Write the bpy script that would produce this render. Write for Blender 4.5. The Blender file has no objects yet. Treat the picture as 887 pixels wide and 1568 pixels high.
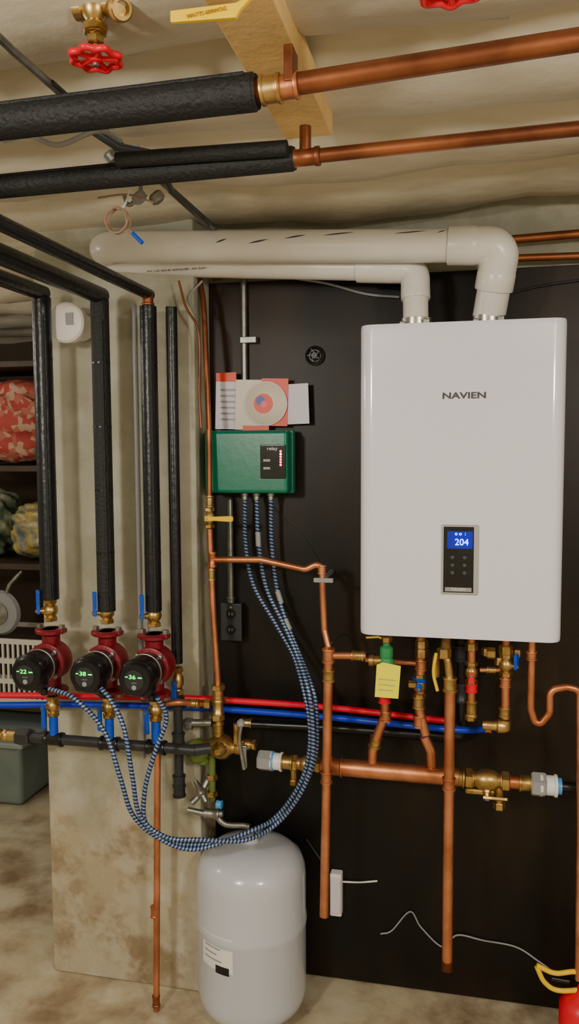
import bpy, math, random
from mathutils import Vector, Matrix
random.seed(4)
S=bpy.context.scene
COL=S.collection
# ---------------------------------------------------------------- camera
F=1230.0; CX,CY=443.5,784.0
CAMP=Vector((0.0,-2.13,1.486))
YAW=math.radians(12.5); PIT=math.radians(4.5); ROL=math.radians(0.3)
cam=bpy.data.cameras.new('camera'); camo=bpy.data.objects.new('camera',cam); COL.objects.link(camo)
cam.sensor_fit='VERTICAL'; cam.sensor_height=24; cam.lens=24*F/1568.0; cam.clip_start=0.02
R=Matrix.Rotation(YAW,3,'Z')@Matrix.Rotation(math.pi/2-PIT,3,'X')@Matrix.Rotation(-ROL,3,'Z')
camo.matrix_world=Matrix.Translation(CAMP)@R.to_4x4()
S.camera=camo
def P(u,v,y):
    "survey point: position on the wall-parallel plane at depth y (metres)"
    d=R@Vector(((u-CX)/F,-(v-CY)/F,-1.0))
    return CAMP+d*((y-CAMP.y)/d.y)
# ---------------------------------------------------------------- materials
def nm(name):
    m=bpy.data.materials.new(name); m.use_nodes=True
    nt=m.node_tree; b=nt.nodes['Principled BSDF']; return m,nt,b
def mat(name,col,rough=.5,metal=0,noise=0,nscale=20,bump=0,bscale=60,spec=.5,coat=0,emit=None,es=0,col2=None,alpha=None):
    m,nt,b=nm(name)
    b.inputs['Base Color'].default_value=(*col,1); b.inputs['Roughness'].default_value=rough
    b.inputs['Metallic'].default_value=metal; b.inputs['Specular IOR Level'].default_value=spec
    b.inputs['Coat Weight'].default_value=coat
    tc=nt.nodes.new('ShaderNodeNewGeometry')
    if noise or col2:
        n=nt.nodes.new('ShaderNodeTexNoise'); n.inputs['Scale'].default_value=nscale; n.inputs['Detail'].default_value=6
        nt.links.new(tc.outputs['Position'],n.inputs['Vector'])
        r=nt.nodes.new('ShaderNodeValToRGB'); r.color_ramp.elements[0].position=.35; r.color_ramp.elements[1].position=.65
        c2=col2 if col2 else tuple(c*(1-noise) for c in col)
        r.color_ramp.elements[0].color=(*c2,1); r.color_ramp.elements[1].color=(*col,1)
        nt.links.new(n.outputs['Fac'],r.inputs['Fac']); nt.links.new(r.outputs['Color'],b.inputs['Base Color'])
    if bump:
        n=nt.nodes.new('ShaderNodeTexNoise'); n.inputs['Scale'].default_value=bscale; n.inputs['Detail'].default_value=5
        nt.links.new(tc.outputs['Position'],n.inputs['Vector'])
        bp=nt.nodes.new('ShaderNodeBump'); bp.inputs['Strength'].default_value=bump; bp.inputs['Distance'].default_value=.01
        nt.links.new(n.outputs['Fac'],bp.inputs['Height']); nt.links.new(bp.outputs['Normal'],b.inputs['Normal'])
    if emit:
        b.inputs['Emission Color'].default_value=(*emit,1); b.inputs['Emission Strength'].default_value=es
    return m
def layered(name,cols,scales,rough,bump=.3,bscale=40,stretch=(1,1,1),lowstain=None,spec=.5):
    m,nt,b=nm(name); L=nt.links
    g=nt.nodes.new('ShaderNodeNewGeometry'); mp=nt.nodes.new('ShaderNodeMapping'); mp.inputs['Scale'].default_value=stretch
    L.new(g.outputs['Position'],mp.inputs['Vector'])
    def lay(cur,c,s,p0=.45,p1=.66):
        n=nt.nodes.new('ShaderNodeTexNoise'); n.inputs['Scale'].default_value=s; n.inputs['Detail'].default_value=8; n.inputs['Roughness'].default_value=.62
        L.new(mp.outputs['Vector'],n.inputs['Vector'])
        r=nt.nodes.new('ShaderNodeValToRGB'); r.color_ramp.elements[0].position=p0; r.color_ramp.elements[1].position=p1
        L.new(n.outputs['Fac'],r.inputs['Fac'])
        mx=nt.nodes.new('ShaderNodeMix'); mx.data_type='RGBA'
        L.new(r.outputs['Color'],mx.inputs['Factor'])
        if isinstance(cur,tuple): mx.inputs['A'].default_value=(*cur,1)
        else: L.new(cur,mx.inputs['A'])
        mx.inputs['B'].default_value=(*c,1); return mx.outputs['Result']
    cur=cols[0]
    for c,s in zip(cols[1:],scales): cur=lay(cur,c,s)
    if lowstain:
        st=lowstain[0]
        for k,c in enumerate(lowstain[1:]): st=lay(st,c,(3.4,5.3,9.1)[k%3],.48,.60)
        sp=nt.nodes.new('ShaderNodeSeparateXYZ'); L.new(g.outputs['Position'],sp.inputs[0])
        n=nt.nodes.new('ShaderNodeTexNoise'); n.inputs['Scale'].default_value=6; n.inputs['Detail'].default_value=8
        L.new(g.outputs['Position'],n.inputs['Vector'])
        a=nt.nodes.new('ShaderNodeMath'); a.operation='MULTIPLY_ADD'; a.inputs[1].default_value=.9; L.new(n.outputs['Fac'],a.inputs[0]); L.new(sp.outputs['Z'],a.inputs[2])
        mr=nt.nodes.new('ShaderNodeMapRange'); mr.inputs['From Min'].default_value=1.05; mr.inputs['From Max'].default_value=.85
        L.new(a.outputs[0],mr.inputs['Value'])
        mx=nt.nodes.new('ShaderNodeMix'); mx.data_type='RGBA'; L.new(mr.outputs['Result'],mx.inputs['Factor']); L.new(cur,mx.inputs['A'])
        L.new(st,mx.inputs['B']); cur=mx.outputs['Result']
    L.new(cur,b.inputs['Base Color']); b.inputs['Roughness'].default_value=rough; b.inputs['Specular IOR Level'].default_value=spec
    n=nt.nodes.new('ShaderNodeTexNoise'); n.inputs['Scale'].default_value=bscale; n.inputs['Detail'].default_value=6
    L.new(g.outputs['Position'],n.inputs['Vector'])
    bp=nt.nodes.new('ShaderNodeBump'); bp.inputs['Strength'].default_value=bump; bp.inputs['Distance'].default_value=.01
    L.new(n.outputs['Fac'],bp.inputs['Height']); L.new(bp.outputs['Normal'],b.inputs['Normal'])
    return m
COPPER=mat('copper',(.80,.34,.17),.38,.9,nscale=14,col2=(.50,.18,.08),bump=.05,bscale=90)
COPPERD=mat('copper_aged',(.40,.14,.055),.45,.85,nscale=9,col2=(.17,.055,.025),bump=.05)
BRASS=mat('brass',(.68,.48,.20),.36,.95,nscale=30,col2=(.36,.22,.06))
STEEL=mat('galvanised_steel',(.38,.38,.36),.4,.9,nscale=30,col2=(.24,.24,.22))
CHROME=mat('chrome',(.75,.75,.75),.2,1)
PVC=mat('white_pvc',(.84,.81,.76),.28,0,nscale=6,col2=(.76,.72,.65))
FOAM=mat('black_foam',(.007,.008,.009),.6,0,bump=.4,bscale=140)
FOAMG=mat('black_foam_glossy',(.005,.006,.010),.33,0,bump=.15,bscale=60)
BLACKP=mat('black_plastic',(.006,.006,.008),.3)
DGREY=mat('dark_grey_pipe',(.022,.025,.030),.4)
GREYP=mat('grey_plastic',(.30,.31,.33),.4)
ENAMEL=mat('white_enamel',(.82,.81,.95),.14,coat=.6)
REDC=mat('red_cast_iron',(.22,.006,.018),.35,.2,bump=.15,bscale=120)
REDP=mat('red_pex',(.78,.0,.03),.35)
BLUEP=mat('blue_pex',(.0,.03,.62),.35)
BLUEH=mat('blue_vinyl',(.0,.07,.60),.3)
LBLUE=mat('light_blue_ring',(.08,.34,.80),.4)
YEL=mat('yellow_vinyl',(.90,.58,.0),.35)
YTAG=mat('yellow_tag',(.95,.90,.0),.5)
REDW=mat('red_handwheel',(.78,.0,.02),.35)
GREEN=mat('green_enamel',(.0,.17,.10),.30,bump=.03)
GREENV=mat('green_casting',(.03,.28,.10),.5)
OLIVE=mat('olive_casting',(.12,.17,.03),.5)
PAPER=mat('white_paper',(.70,.66,.76),.5)
CREAM=mat('cream_disc',(.70,.62,.52),.4)
REDPAP=mat('red_paper',(.75,.05,.01),.4)
WHITE=mat('white_plastic',(.8,.8,.82),.35)
TANKM=mat('light_grey_paint',(.54,.57,.66),.22,coat=.4)
WOOD=mat('pine_board',(.78,.52,.20),.6,nscale=9,col2=(.60,.37,.12),bump=.15)
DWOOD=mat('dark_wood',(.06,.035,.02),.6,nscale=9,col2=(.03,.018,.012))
TAN=mat('tan_wire',(.36,.22,.15),.5)
SILV=mat('silver_bezel',(.55,.55,.56),.3,.6)
GLASS=mat('black_glass',(.004,.004,.006),.10,coat=.5)
LEDB=mat('blue_display',(.0,.02,.3),.4,emit=(.10,.22,1),es=14)
LEDBD=mat('blue_display_ground',(.0,.005,.10),.3,emit=(.0,.01,1),es=.35)
LEDG=mat('green_led',(.0,.3,.02),.4,emit=(.0,1,.04),es=4)
LEDR=mat('red_led',(.4,.0,.02),.4,emit=(1,.0,.08),es=8)
LEDY=mat('yellow_led',(.4,.3,.02),.4,emit=(1,.6,.05),es=8)
INK=mat('dark_ink',(.06,.05,.055),.4)
BINK=mat('blue_ink',(.03,.08,.4),.4)
GINK=mat('grey_ink',(.3,.3,.32),.4)
TEAL=mat('frosted_grey_plastic',(.16,.21,.20),.35,nscale=8,col2=(.22,.27,.25))
BAG=mat('clear_bag',(.42,.44,.30),.25,nscale=16,col2=(.06,.12,.09),bump=.8,bscale=25)
BAG2=mat('cluttered_bag',(.45,.34,.08),.3,nscale=22,col2=(.10,.14,.16),bump=.8,bscale=25)
BASKETM=mat('white_basket',(.70,.68,.62),.5)
QUILT,nt,b=nm('quilted_cloth'); g=nt.nodes.new('ShaderNodeNewGeometry'); v=nt.nodes.new('ShaderNodeTexVoronoi'); v.inputs['Scale'].default_value=40
nt.links.new(g.outputs['Position'],v.inputs['Vector']); r=nt.nodes.new('ShaderNodeValToRGB'); r.color_ramp.interpolation='CONSTANT'
r.color_ramp.elements[0].color=(.38,.05,.04,1); r.color_ramp.elements[1].position=.45; r.color_ramp.elements[1].color=(.45,.28,.19,1)
e=r.color_ramp.elements.new(.7); e.color=(.40,.12,.08,1)
sx=nt.nodes.new('ShaderNodeSeparateColor'); nt.links.new(v.outputs['Color'],sx.inputs[0]); nt.links.new(sx.outputs[0],r.inputs['Fac']); nt.links.new(r.outputs['Color'],b.inputs['Base Color']); b.inputs['Roughness'].default_value=.8
FLEX,nt,b=nm('striped_flex_conduit'); L=nt.links
uv=nt.nodes.new('ShaderNodeUVMap'); sp=nt.nodes.new('ShaderNodeSeparateXYZ'); L.new(uv.outputs[0],sp.inputs[0])
m1=nt.nodes.new('ShaderNodeMath'); m1.operation='MULTIPLY_ADD'; m1.inputs[1].default_value=110; L.new(sp.outputs['Y'],m1.inputs[0]); L.new(sp.outputs['X'],m1.inputs[2])
m2=nt.nodes.new('ShaderNodeMath'); m2.operation='FRACT'; L.new(m1.outputs[0],m2.inputs[0])
r=nt.nodes.new('ShaderNodeValToRGB'); r.color_ramp.elements[0].position=.50; r.color_ramp.elements[1].position=.60
r.color_ramp.elements[0].color=(.006,.035,.16,1); r.color_ramp.elements[1].color=(.28,.34,.42,1); L.new(m2.outputs[0],r.inputs['Fac']); L.new(r.outputs['Color'],b.inputs['Base Color'])
b.inputs['Roughness'].default_value=.35; b.inputs['Metallic'].default_value=.3
bp=nt.nodes.new('ShaderNodeBump'); bp.inputs['Strength'].default_value=.6; bp.inputs['Distance'].default_value=.002; L.new(m2.outputs[0],bp.inputs['Height']); L.new(bp.outputs['Normal'],b.inputs['Normal'])
CEIL=layered('ceiling_facing',[(.62,.56,.43),(.50,.44,.32),(.69,.64,.52)],[2.5,7],.55,bump=.4,bscale=14,stretch=(.4,1.5,1))
FLOORM=layered('concrete_floor',[(.54,.47,.33),(.39,.31,.19),(.62,.56,.43),(.23,.155,.09)],[2.2,6,4.5],.5,bump=.25,bscale=22)
CONC=layered('parged_concrete',[(.38,.365,.28),(.31,.295,.21),(.47,.455,.37)],[3,9],.7,bump=.3,bscale=25,lowstain=[(.40,.34,.23),(.56,.53,.44),(.27,.20,.12),(.46,.41,.31)])
BOARD=layered('black_painted_plywood',[(.0035,.003,.0025),(.010,.0055,.003),(.003,.003,.004),(.030,.014,.005)],[3,8,1.7],.42,bump=.06,bscale=9,stretch=(1,1,.4),spec=.3)  # broad brown noise layer paints the glossy board's warm sheen into its colour
# ---------------------------------------------------------------- mesh helpers
def mk(name,vs,fs,mt,smooth=True,uvs=None):
    xs=[v[0] for v in vs]; ys=[v[1] for v in vs]; zs=[v[2] for v in vs]
    c=Vector(((min(xs)+max(xs))/2,(min(ys)+max(ys))/2,(min(zs)+max(zs))/2))
    me=bpy.data.meshes.new(name); me.from_pydata([Vector(v)-c for v in vs],[],fs)
    me.materials.append(mt); me.update()
    if smooth:
        for p in me.polygons: p.use_smooth=True
        try: me.set_sharp_from_angle(angle=math.radians(42))
        except Exception: pass
    if uvs:
        ul=me.uv_layers.new(name='UVMap')
        for p in me.polygons:
            for li,vi in zip(p.loop_indices,p.vertices):
                ul.data[li].uv=uvs[vi]
    o=bpy.data.objects.new(name,me); o.location=c; COL.objects.link(o); return o
def group(name,objs,at=None):
    bpy.context.view_layer.update()
    lo=Vector((1e9,)*3); hi=Vector((-1e9,)*3)
    for o in objs:
        for k in o.bound_box:
            w=o.matrix_world@Vector(k)
            for i in range(3): lo[i]=min(lo[i],w[i]); hi[i]=max(hi[i],w[i])
    c=at if at else (lo+hi)/2
    e=bpy.data.objects.new(name,None); e.empty_display_size=.05; e.location=c; COL.objects.link(e)
    for o in objs:
        if o.parent is None:
            o.parent=e; o.matrix_parent_inverse=Matrix.Translation(-Vector(c))
    return e
def fillet(pts,bend):
    out=[pts[0]]
    for i in range(1,len(pts)-1):
        a,b,c=pts[i-1],pts[i],pts[i+1]
        d1=(a-b); d2=(c-b); l1,l2=d1.length,d2.length; d1.normalize(); d2.normalize()
        ang=d1.angle(d2)
        if ang>3.1: out.append(b); continue
        bb=bend[i-1] if isinstance(bend,(list,tuple)) else bend
        t=min(bb/math.tan(ang/2),l1*.48,l2*.48)
        p1=b+d1*t; p2=b+d2*t
        rr=t*math.tan(ang/2); ctr=b+(d1+d2).normalized()*(rr/math.sin(ang/2))
        n=8
        for k in range(n+1):
            s=k/n; v1=p1-ctr; v2=p2-ctr; th=v1.angle(v2)
            if th<1e-4: out.append(p1.lerp(p2,s)); continue
            out.append(ctr+(v1*math.sin((1-s)*th)+v2*math.sin(s*th))/math.sin(th))
    out.append(pts[-1]); return out
def catmull(pts,n=10):
    q=[pts[0]*2-pts[1]]+pts+[pts[-1]*2-pts[-2]]; out=[]
    for i in range(1,len(q)-2):
        p0,p1,p2,p3=q[i-1:i+3]
        for k in range(n):
            t=k/n
            out.append(.5*((2*p1)+(p2-p0)*t+(2*p0-5*p1+4*p2-p3)*t*t+(3*p1-p0-3*p2+p3)*t**3))
    out.append(pts[-1]); return out
def tube(name,pts,r,mt,seg=20,bend=0,spline=False):
    pts=[Vector(p) for p in pts]
    if spline: pts=catmull(pts)
    elif bend: pts=fillet(pts,bend)
    T=[]
    for i in range(len(pts)):
        a=pts[max(i-1,0)]; b=pts[min(i+1,len(pts)-1)]; T.append((b-a).normalized())
    up=Vector((0,0,1)) if abs(T[0].z)<.9 else Vector((1,0,0))
    n=(up-T[0]*up.dot(T[0])).normalized()
    vs=[];uvs=[];d=0
    for i,p in enumerate(pts):
        if i:
            d+=(p-pts[i-1]).length
            n=(n-T[i]*n.dot(T[i])).normalized()
        bi=T[i].cross(n)
        for k in range(seg+1):
            a=2*math.pi*k/seg
            vs.append(p+n*math.cos(a)*r+bi*math.sin(a)*r); uvs.append((k/seg,d))
    fs=[];w=seg+1
    for i in range(len(pts)-1):
        for k in range(seg):
            fs.append((i*w+k,i*w+k+1,(i+1)*w+k+1,(i+1)*w+k))
    fs=[f[::-1] for f in fs]
    for e,(rev) in ((0,True),(len(pts)-1,False)):
        ix=[e*w+k for k in range(seg)]
        base=len(vs)
        for k in ix: vs.append(vs[k].copy()); uvs.append((0,0))
        loop=list(range(base,base+seg)); fs.append(tuple(loop if not rev else loop[::-1]))
    return mk(name,vs,fs,mt,True,uvs)
def lathe(name,o,d,prof,mt,seg=24,smooth=True):
    "prof: list (radius, offset along d)"
    o=Vector(o); d=Vector(d).normalized()
    up=Vector((0,0,1)) if abs(d.z)<.9 else Vector((1,0,0))
    n=(up-d*up.dot(d)).normalized(); bi=d.cross(n)
    vs=[];fs=[]
    for (r,h) in prof:
        for k in range(seg):
            a=2*math.pi*k/seg; vs.append(o+d*h+(n*math.cos(a)+bi*math.sin(a))*max(r,1e-5))
    for i in range(len(prof)-1):
        for k in range(seg):
            k2=(k+1)%seg; fs.append((i*seg+k,(i+1)*seg+k,(i+1)*seg+k2,i*seg+k2)[::-1])
    fs.append(tuple(range(seg))[::-1]); l=(len(prof)-1)*seg; fs.append(tuple(range(l,l+seg)))
    return mk(name,vs,fs,mt,smooth)
def box(name,lo,hi,mt,bev=0,seg=3,rot=None):
    lo=Vector(lo);hi=Vector(hi)
    lo,hi=Vector([min(a,b) for a,b in zip(lo,hi)]),Vector([max(a,b) for a,b in zip(lo,hi)])
    vs=[(x,y,z) for x in(lo.x,hi.x) for y in(lo.y,hi.y) for z in(lo.z,hi.z)]
    fs=[(0,1,3,2),(4,6,7,5),(0,4,5,1),(2,3,7,6),(0,2,6,4),(1,5,7,3)]
    o=mk(name,vs,fs,mt,False)
    if bev:
        md=o.modifiers.new('bevel','BEVEL'); md.width=bev; md.segments=seg; md.limit_method='NONE'
        for p in o.data.polygons: p.use_smooth=True
        md.harden_normals=True
    if rot: o.rotation_euler=rot
    return o
def prism(name,pts,y0,y1,mt,bev=0):
    n=len(pts); vs=[(p[0],y0,p[1]) for p in pts]+[(p[0],y1,p[1]) for p in pts]
    fs=[tuple(range(n)),tuple(range(2*n-1,n-1,-1))]+[(i,i+n,(i+1)%n+n,(i+1)%n) for i in range(n)]
    o=mk(name,vs,fs,mt,False)
    import bmesh
    bm=bmesh.new(); bm.from_mesh(o.data); bmesh.ops.recalc_face_normals(bm,faces=bm.faces); bm.to_mesh(o.data); bm.free()
    if bev:
        md=o.modifiers.new('bevel','BEVEL'); md.width=bev; md.segments=2; md.limit_method='ANGLE'
    return o
def text(name,s,loc,size,mt,rot=(math.pi/2,0,0),sx=1,ext=.0004,align='CENTER'):
    c=bpy.data.curves.new(name,'FONT'); c.body=s; c.size=size; c.extrude=ext; c.align_x=align; c.align_y='CENTER'
    c.materials.append(mt)
    o=bpy.data.objects.new(name,c); COL.objects.link(o); o.location=loc; o.rotation_euler=rot; o.scale=(sx,1,1); return o
def hexnut(name,c,d,r,h,mt):
    d=Vector(d).normalized(); c=Vector(c)-d*h/2
    return lathe(name,c,d,[(r*.9,0),(r,h*.12),(r,h*.88),(r*.9,h)],mt,6,False)
def coupling(name,c,d,r,h,mt):
    d=Vector(d).normalized(); c=Vector(c)-d*h/2
    return lathe(name,c,d,[(r*.85,0),(r*1.12,0),(r*1.15,h*.06),(r*1.12,h*.16),(r,h*.2),(r,h*.8),(r*1.12,h*.84),(r*1.15,h*.94),(r*1.12,h),(r*.85,h)],mt,24)
def ballvalve(tag,c,d,r,h,hm,side,ldir,llen,mt=None):
    mt=mt or BRASS
    c=Vector(c); d=Vector(d).normalized(); side=Vector(side).normalized(); ldir=Vector(ldir).normalized()
    out=[lathe(tag+'_body',c-d*h/2,d,[(r*.8,0),(r*1.05,.02*h),(r*1.05,h*.2),(r*.85,h*.24),(r*1.25,h*.36),(r*1.35,h*.5),(r*1.25,h*.64),(r*.85,h*.76),(r*1.05,h*.8),(r*1.05,h*.98),(r*.8,h)],mt)]
    out.append(hexnut(tag+'_hex_a',c-d*h*.4,d,r*1.28,h*.17,mt)); out.append(hexnut(tag+'_hex_b',c+d*h*.4,d,r*1.28,h*.17,mt))
    top=c+side*r*2.1
    out.append(lathe(tag+'_stem',c+side*r*.8,side,[(r*.55,0),(r*.55,r*.7),(r*.35,r*.75),(r*.35,r*1.4)],mt,12))
    wv=ldir.cross(side).normalized()*max(r*.42,.0070)
    a=top-ldir*r*.5; b2=top+ldir*llen; th=side*.0040
    mid=a.lerp(b2,.35)
    vs=[];
    for p,wk in ((a,1),(mid,.8),(b2-ldir*.004,1.1),(b2,.7)):
        for s1,s2 in ((-1,-1),(1,-1),(1,1),(-1,1)): vs.append(p+wv*s1*wk+th*s2)
    fs=[(0,1,2,3)]
    for i in range(3):
        for k in range(4): fs.append((i*4+k,(i+1)*4+k,(i+1)*4+(k+1)%4,i*4+(k+1)%4))
    fs.append((12,15,14,13))
    o=mk(tag+'_lever',vs,fs,hm,False); md=o.modifiers.new('b','BEVEL'); md.width=.0018; md.segments=2
    out.append(o); out.append(hexnut(tag+'_nut',top+side*.004,side,r*.3,.006,STEEL))
    return out
X=Vector((1,0,0));Y=Vector((0,1,0));Z=Vector((0,0,1))
def vline(u,v0,v1,y):
    m=P(u,(v0+v1)/2,y); return Vector((m.x,y,P(u,v0,y).z)),Vector((m.x,y,P(u,v1,y).z))

# ---------------------------------------------------------------- room shell
CZ=2.07
vs=[];fs=[];nx,ny=60,420
for j in range(ny+1):
    y=-3.8+5.7*j/ny
    for i in range(nx+1):
        x=-3.2+5.0*i/nx
        ph=(y+.015*math.sin(x*3.1)+.01*math.sin(x*7))/.30
        z=CZ+.055-.065*abs(math.sin(math.pi*ph))**.55+.008*math.sin(x*4+y*3)+.006*math.sin(x*9-y*5)+.004*math.sin(x*23+y*9)
        vs.append((x,y,z))
for j in range(ny):
    for i in range(nx):
        a=j*(nx+1)+i; fs.append((a,a+nx+1,a+nx+2,a+1))
ceil=mk('ceiling',vs,fs,CEIL)
box('floor',(-3.2,-3.8,-.1),(1.8,1.9,0),FLOORM)
BX0=P(328,900,0).x; PX0=-1.14; PD=-.14
box('wall_back',(PX0+.001,0,0),(1.8,.22,2.2),CONC)
box('wall_pier',(PX0,PD,0),(BX0,-.0005,2.2),CONC,bev=.006)
box('wall_left',(-3.3,-3.8,0),(-3.2,1.9,2.2),CONC)
box('wall_right',(1.8,-3.8,0),(1.9,.22,2.2),CONC)
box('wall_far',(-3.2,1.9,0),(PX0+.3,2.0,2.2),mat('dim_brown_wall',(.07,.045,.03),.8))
box('wall_front',(-3.2,-3.9,0),(1.8,-3.8,2.2),CONC)
bt=P(500,425,-.02).z
bd=box('plywood_backboard',(BX0+.004,-.02,.012),(1.3,-.0005,bt),BOARD,bev=.002)

# ---------------------------------------------------------------- boiler
FY=-.34
x0=P(550,735,FY).x; x1=P(866,735,FY).x; z1=(P(551,498,FY).z+P(872,485,FY).z)/2; z0=(P(550,972,FY).z+P(860,985,FY).z)/2
parts=[]
def rr(xa,xb,ya,yb,r,n=8,rb=.006):
    pts=[]
    for (cx,cy,a0,rad) in ((xa+r,ya+r,180,r),(xb-r,ya+r,270,r),(xb-rb,yb-rb,0,rb),(xa+rb,yb-rb,90,rb)):
        for k in range(n+1):
            a=math.radians(a0+90*k/n); pts.append((cx+rad*math.cos(a),cy+rad*math.sin(a)))
    return pts
vs=[];fs=[]
cxm=(x0+x1)/2; cym=(FY-.03)/2
levels=[(z0,.97),(z0+.002,.985),(z0+.006,.996),(z0+.012,1),(z1-.012,1),(z1-.006,.996),(z1-.002,.985),(z1,.97)]
ring=rr(x0,x1,FY,-.045,.030)
for z,s in levels:
    ins=(1-s)*.2
    for (px,py) in ring:
        vs.append((cxm+(px-cxm)*(1-ins),cym+(py-cym)*(1-ins),z))
N=len(ring)
for l in range(len(levels)-1):
    for k in range(N):
        fs.append((l*N+k,l*N+(k+1)%N,(l+1)*N+(k+1)%N,(l+1)*N+k))
fs.append(tuple(range(N))[::-1]); fs.append(tuple(range((len(levels)-1)*N,len(levels)*N)))
parts.append(mk('cover',vs,fs,ENAMEL))
parts.append(box('mounting_frame',(x0+.02,-.05,z0+.03),(x1-.02,-.0205,z1-.02),GREYP))
for vv in (570,770):
    zz=P(870,vv,-.2).z; parts.append(box('side_latch_%d'%vv,(x1-.001,-.22,zz-.02),(x1+.006,-.17,zz+.02),STEEL,bev=.002))
c=P(711,606,FY)
lt=text('logo_text','NAVIEN',(c.x,FY-.0008,c.z),.0185,INK,sx=1.42,ext=.0006); lt.data.offset=.0005; parts.append(lt)
a=P(677,803,FY); b_=P(732,911,FY)
px0,px1,pz1,pz0=a.x,b_.x,a.z,b_.z
parts.append(box('panel_bezel',(px0,FY-.007,pz0),(px1,FY+.003,pz1),SILV,bev=.003))
parts.append(box('panel_glass',(px0+.004,FY-.0085,pz0+.005),(px1-.010,FY-.004,pz1-.004),GLASS,bev=.0012))
gx0,gx1=px0+.004,px1-.010; gw=gx1-gx0; fy=FY-.0087
parts.append(box('display_ground',(gx0+gw*.12,fy-.0002,pz1-.052),(gx1-gw*.04,fy+.0005,pz1-.014),LEDBD,bev=.0002))
parts.append(text('display_digits','204',(gx0+gw*.60,fy-.0012,pz1-.038),.020,LEDB,sx=1.0))
parts.append(text('display_icons_top','o o  :',(gx0+gw*.55,fy-.0012,pz1-.019),.011,LEDB))
for i in range(3):
    for j in range(2):
        bx=gx0+gw*(.3+.4*j); bz=pz1-.072-.017*i
        parts.append(lathe('button_%d%d'%(i,j),(bx,fy+.001,bz),-Y,[(.0045,0),(.0045,.0015),(.0035,.002)],DGREY,16))
        parts.append(text('button_mark_%d%d'%(i,j),'-',(bx,fy-.002,bz),.009,GINK))
parts.append(text('panel_label','NAVIEN',((gx0+gx1)/2,fy-.0005,pz0+.012),.0085,WHITE))
parts.append(box('label_strip',(gx0+.004,fy-.0002,pz0+.0075),(gx1-.004,fy+.001,pz0+.0165),GINK))
for (u,yy) in ((637,-.17),(748,-.17)):
    q=P(u,480,yy); parts.append(lathe('flue_collar_%d'%u,(q.x,yy,z1-.01),Z,[(.045,0),(.045,.012),(.037,.016),(.037,.028),(.041,.03),(.041,.044),(.036,.046)],CHROME))
    parts.append(box('collar_clip_%d'%u,(q.x+.02,yy-.05,z1),(q.x+.035,yy-.03,z1+.028),STEEL,bev=.003)); parts.append(box('collar_clip_b%d'%u,(q.x-.035,yy-.05,z1),(q.x-.022,yy-.03,z1+.024),STEEL,bev=.003))
group('wall_hung_boiler',parts)

# ---------------------------------------------------------------- PVC vents
def vent(tag,pts,r,bend,hubs):
    o=[tube(tag+'_pipe',pts,r,PVC,32,bend)]
    for i,(a,b2) in enumerate(hubs):
        a=Vector(a);b2=Vector(b2);d=b2-a
        o.append(lathe(tag+'_hub_%d'%i,a,d,[(r*1.0,0),(r*1.13,0),(r*1.16,.003),(r*1.16,d.length-.003),(r*1.13,d.length),(r,d.length)],PVC,32))
    return o
A0=P(150,378,-.20);A1=P(768,376,-.22);A2=Vector((P(748,480,-.17).x,-.17,z1+.025))
dA=(A1-A0).normalized(); dA2=(A2-A1).normalized()
oA=vent('exhaust',[Vector((A0.x,-.06,A0.z)),A0,A1,A2],.0375,[.05,.055],[(A1-dA*.118,A1-dA*.055),(A1+dA2*.058,A1+dA2*.098)])
oA.append(tube('exhaust_elbow_shell',fillet([A1-dA*.06,A1,A1+dA2*.062],.056),.0425,PVC,32))
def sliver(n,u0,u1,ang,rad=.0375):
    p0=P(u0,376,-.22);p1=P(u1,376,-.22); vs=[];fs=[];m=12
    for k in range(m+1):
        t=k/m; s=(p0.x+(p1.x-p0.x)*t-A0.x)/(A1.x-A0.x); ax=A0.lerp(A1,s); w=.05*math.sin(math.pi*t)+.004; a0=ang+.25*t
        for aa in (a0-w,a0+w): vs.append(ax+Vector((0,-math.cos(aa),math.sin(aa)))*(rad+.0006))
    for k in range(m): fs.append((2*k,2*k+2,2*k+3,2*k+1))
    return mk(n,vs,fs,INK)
for k,(u0,u1,ang) in enumerate(((385,415,-.05),(440,472,.25),(498,545,.45),(605,655,.55),(335,352,.0),(670,684,.6))): oA.append(sliver('painted_reflection_%d'%k,u0,u1,ang))  # thin dark slivers drawn on the pipe as reflections of the ceiling
oA.append(text('printed_line','- PVC 1120  SCH 40  ASTM D1785 -  PW  DWV -',P(270,402,-.165)+Vector((0,0,-.018)),.008,INK,rot=(math.pi/2-.5,-.005,0)))
B0=P(165,404,-.12);B1=P(636,412,-.15);B2=Vector((P(637,480,-.17).x,-.17,z1+.025))
dB=(B1-B0).normalized(); dB2=(B2-B1).normalized()
oB=vent('intake',[Vector((B0.x,-.02,B0.z)),B0,B1,B2],.030,[.04,.045],[(B1-dB*.14,B1-dB*.05),(B1+dB2*.05,B1+dB2*.075)])
oB.append(tube('intake_elbow_shell',fillet([B1-dB*.055,B1,B1+dB2*.055],.047),.0345,PVC,32))
group('pvc_vent_piping',oA+oB)

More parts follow.
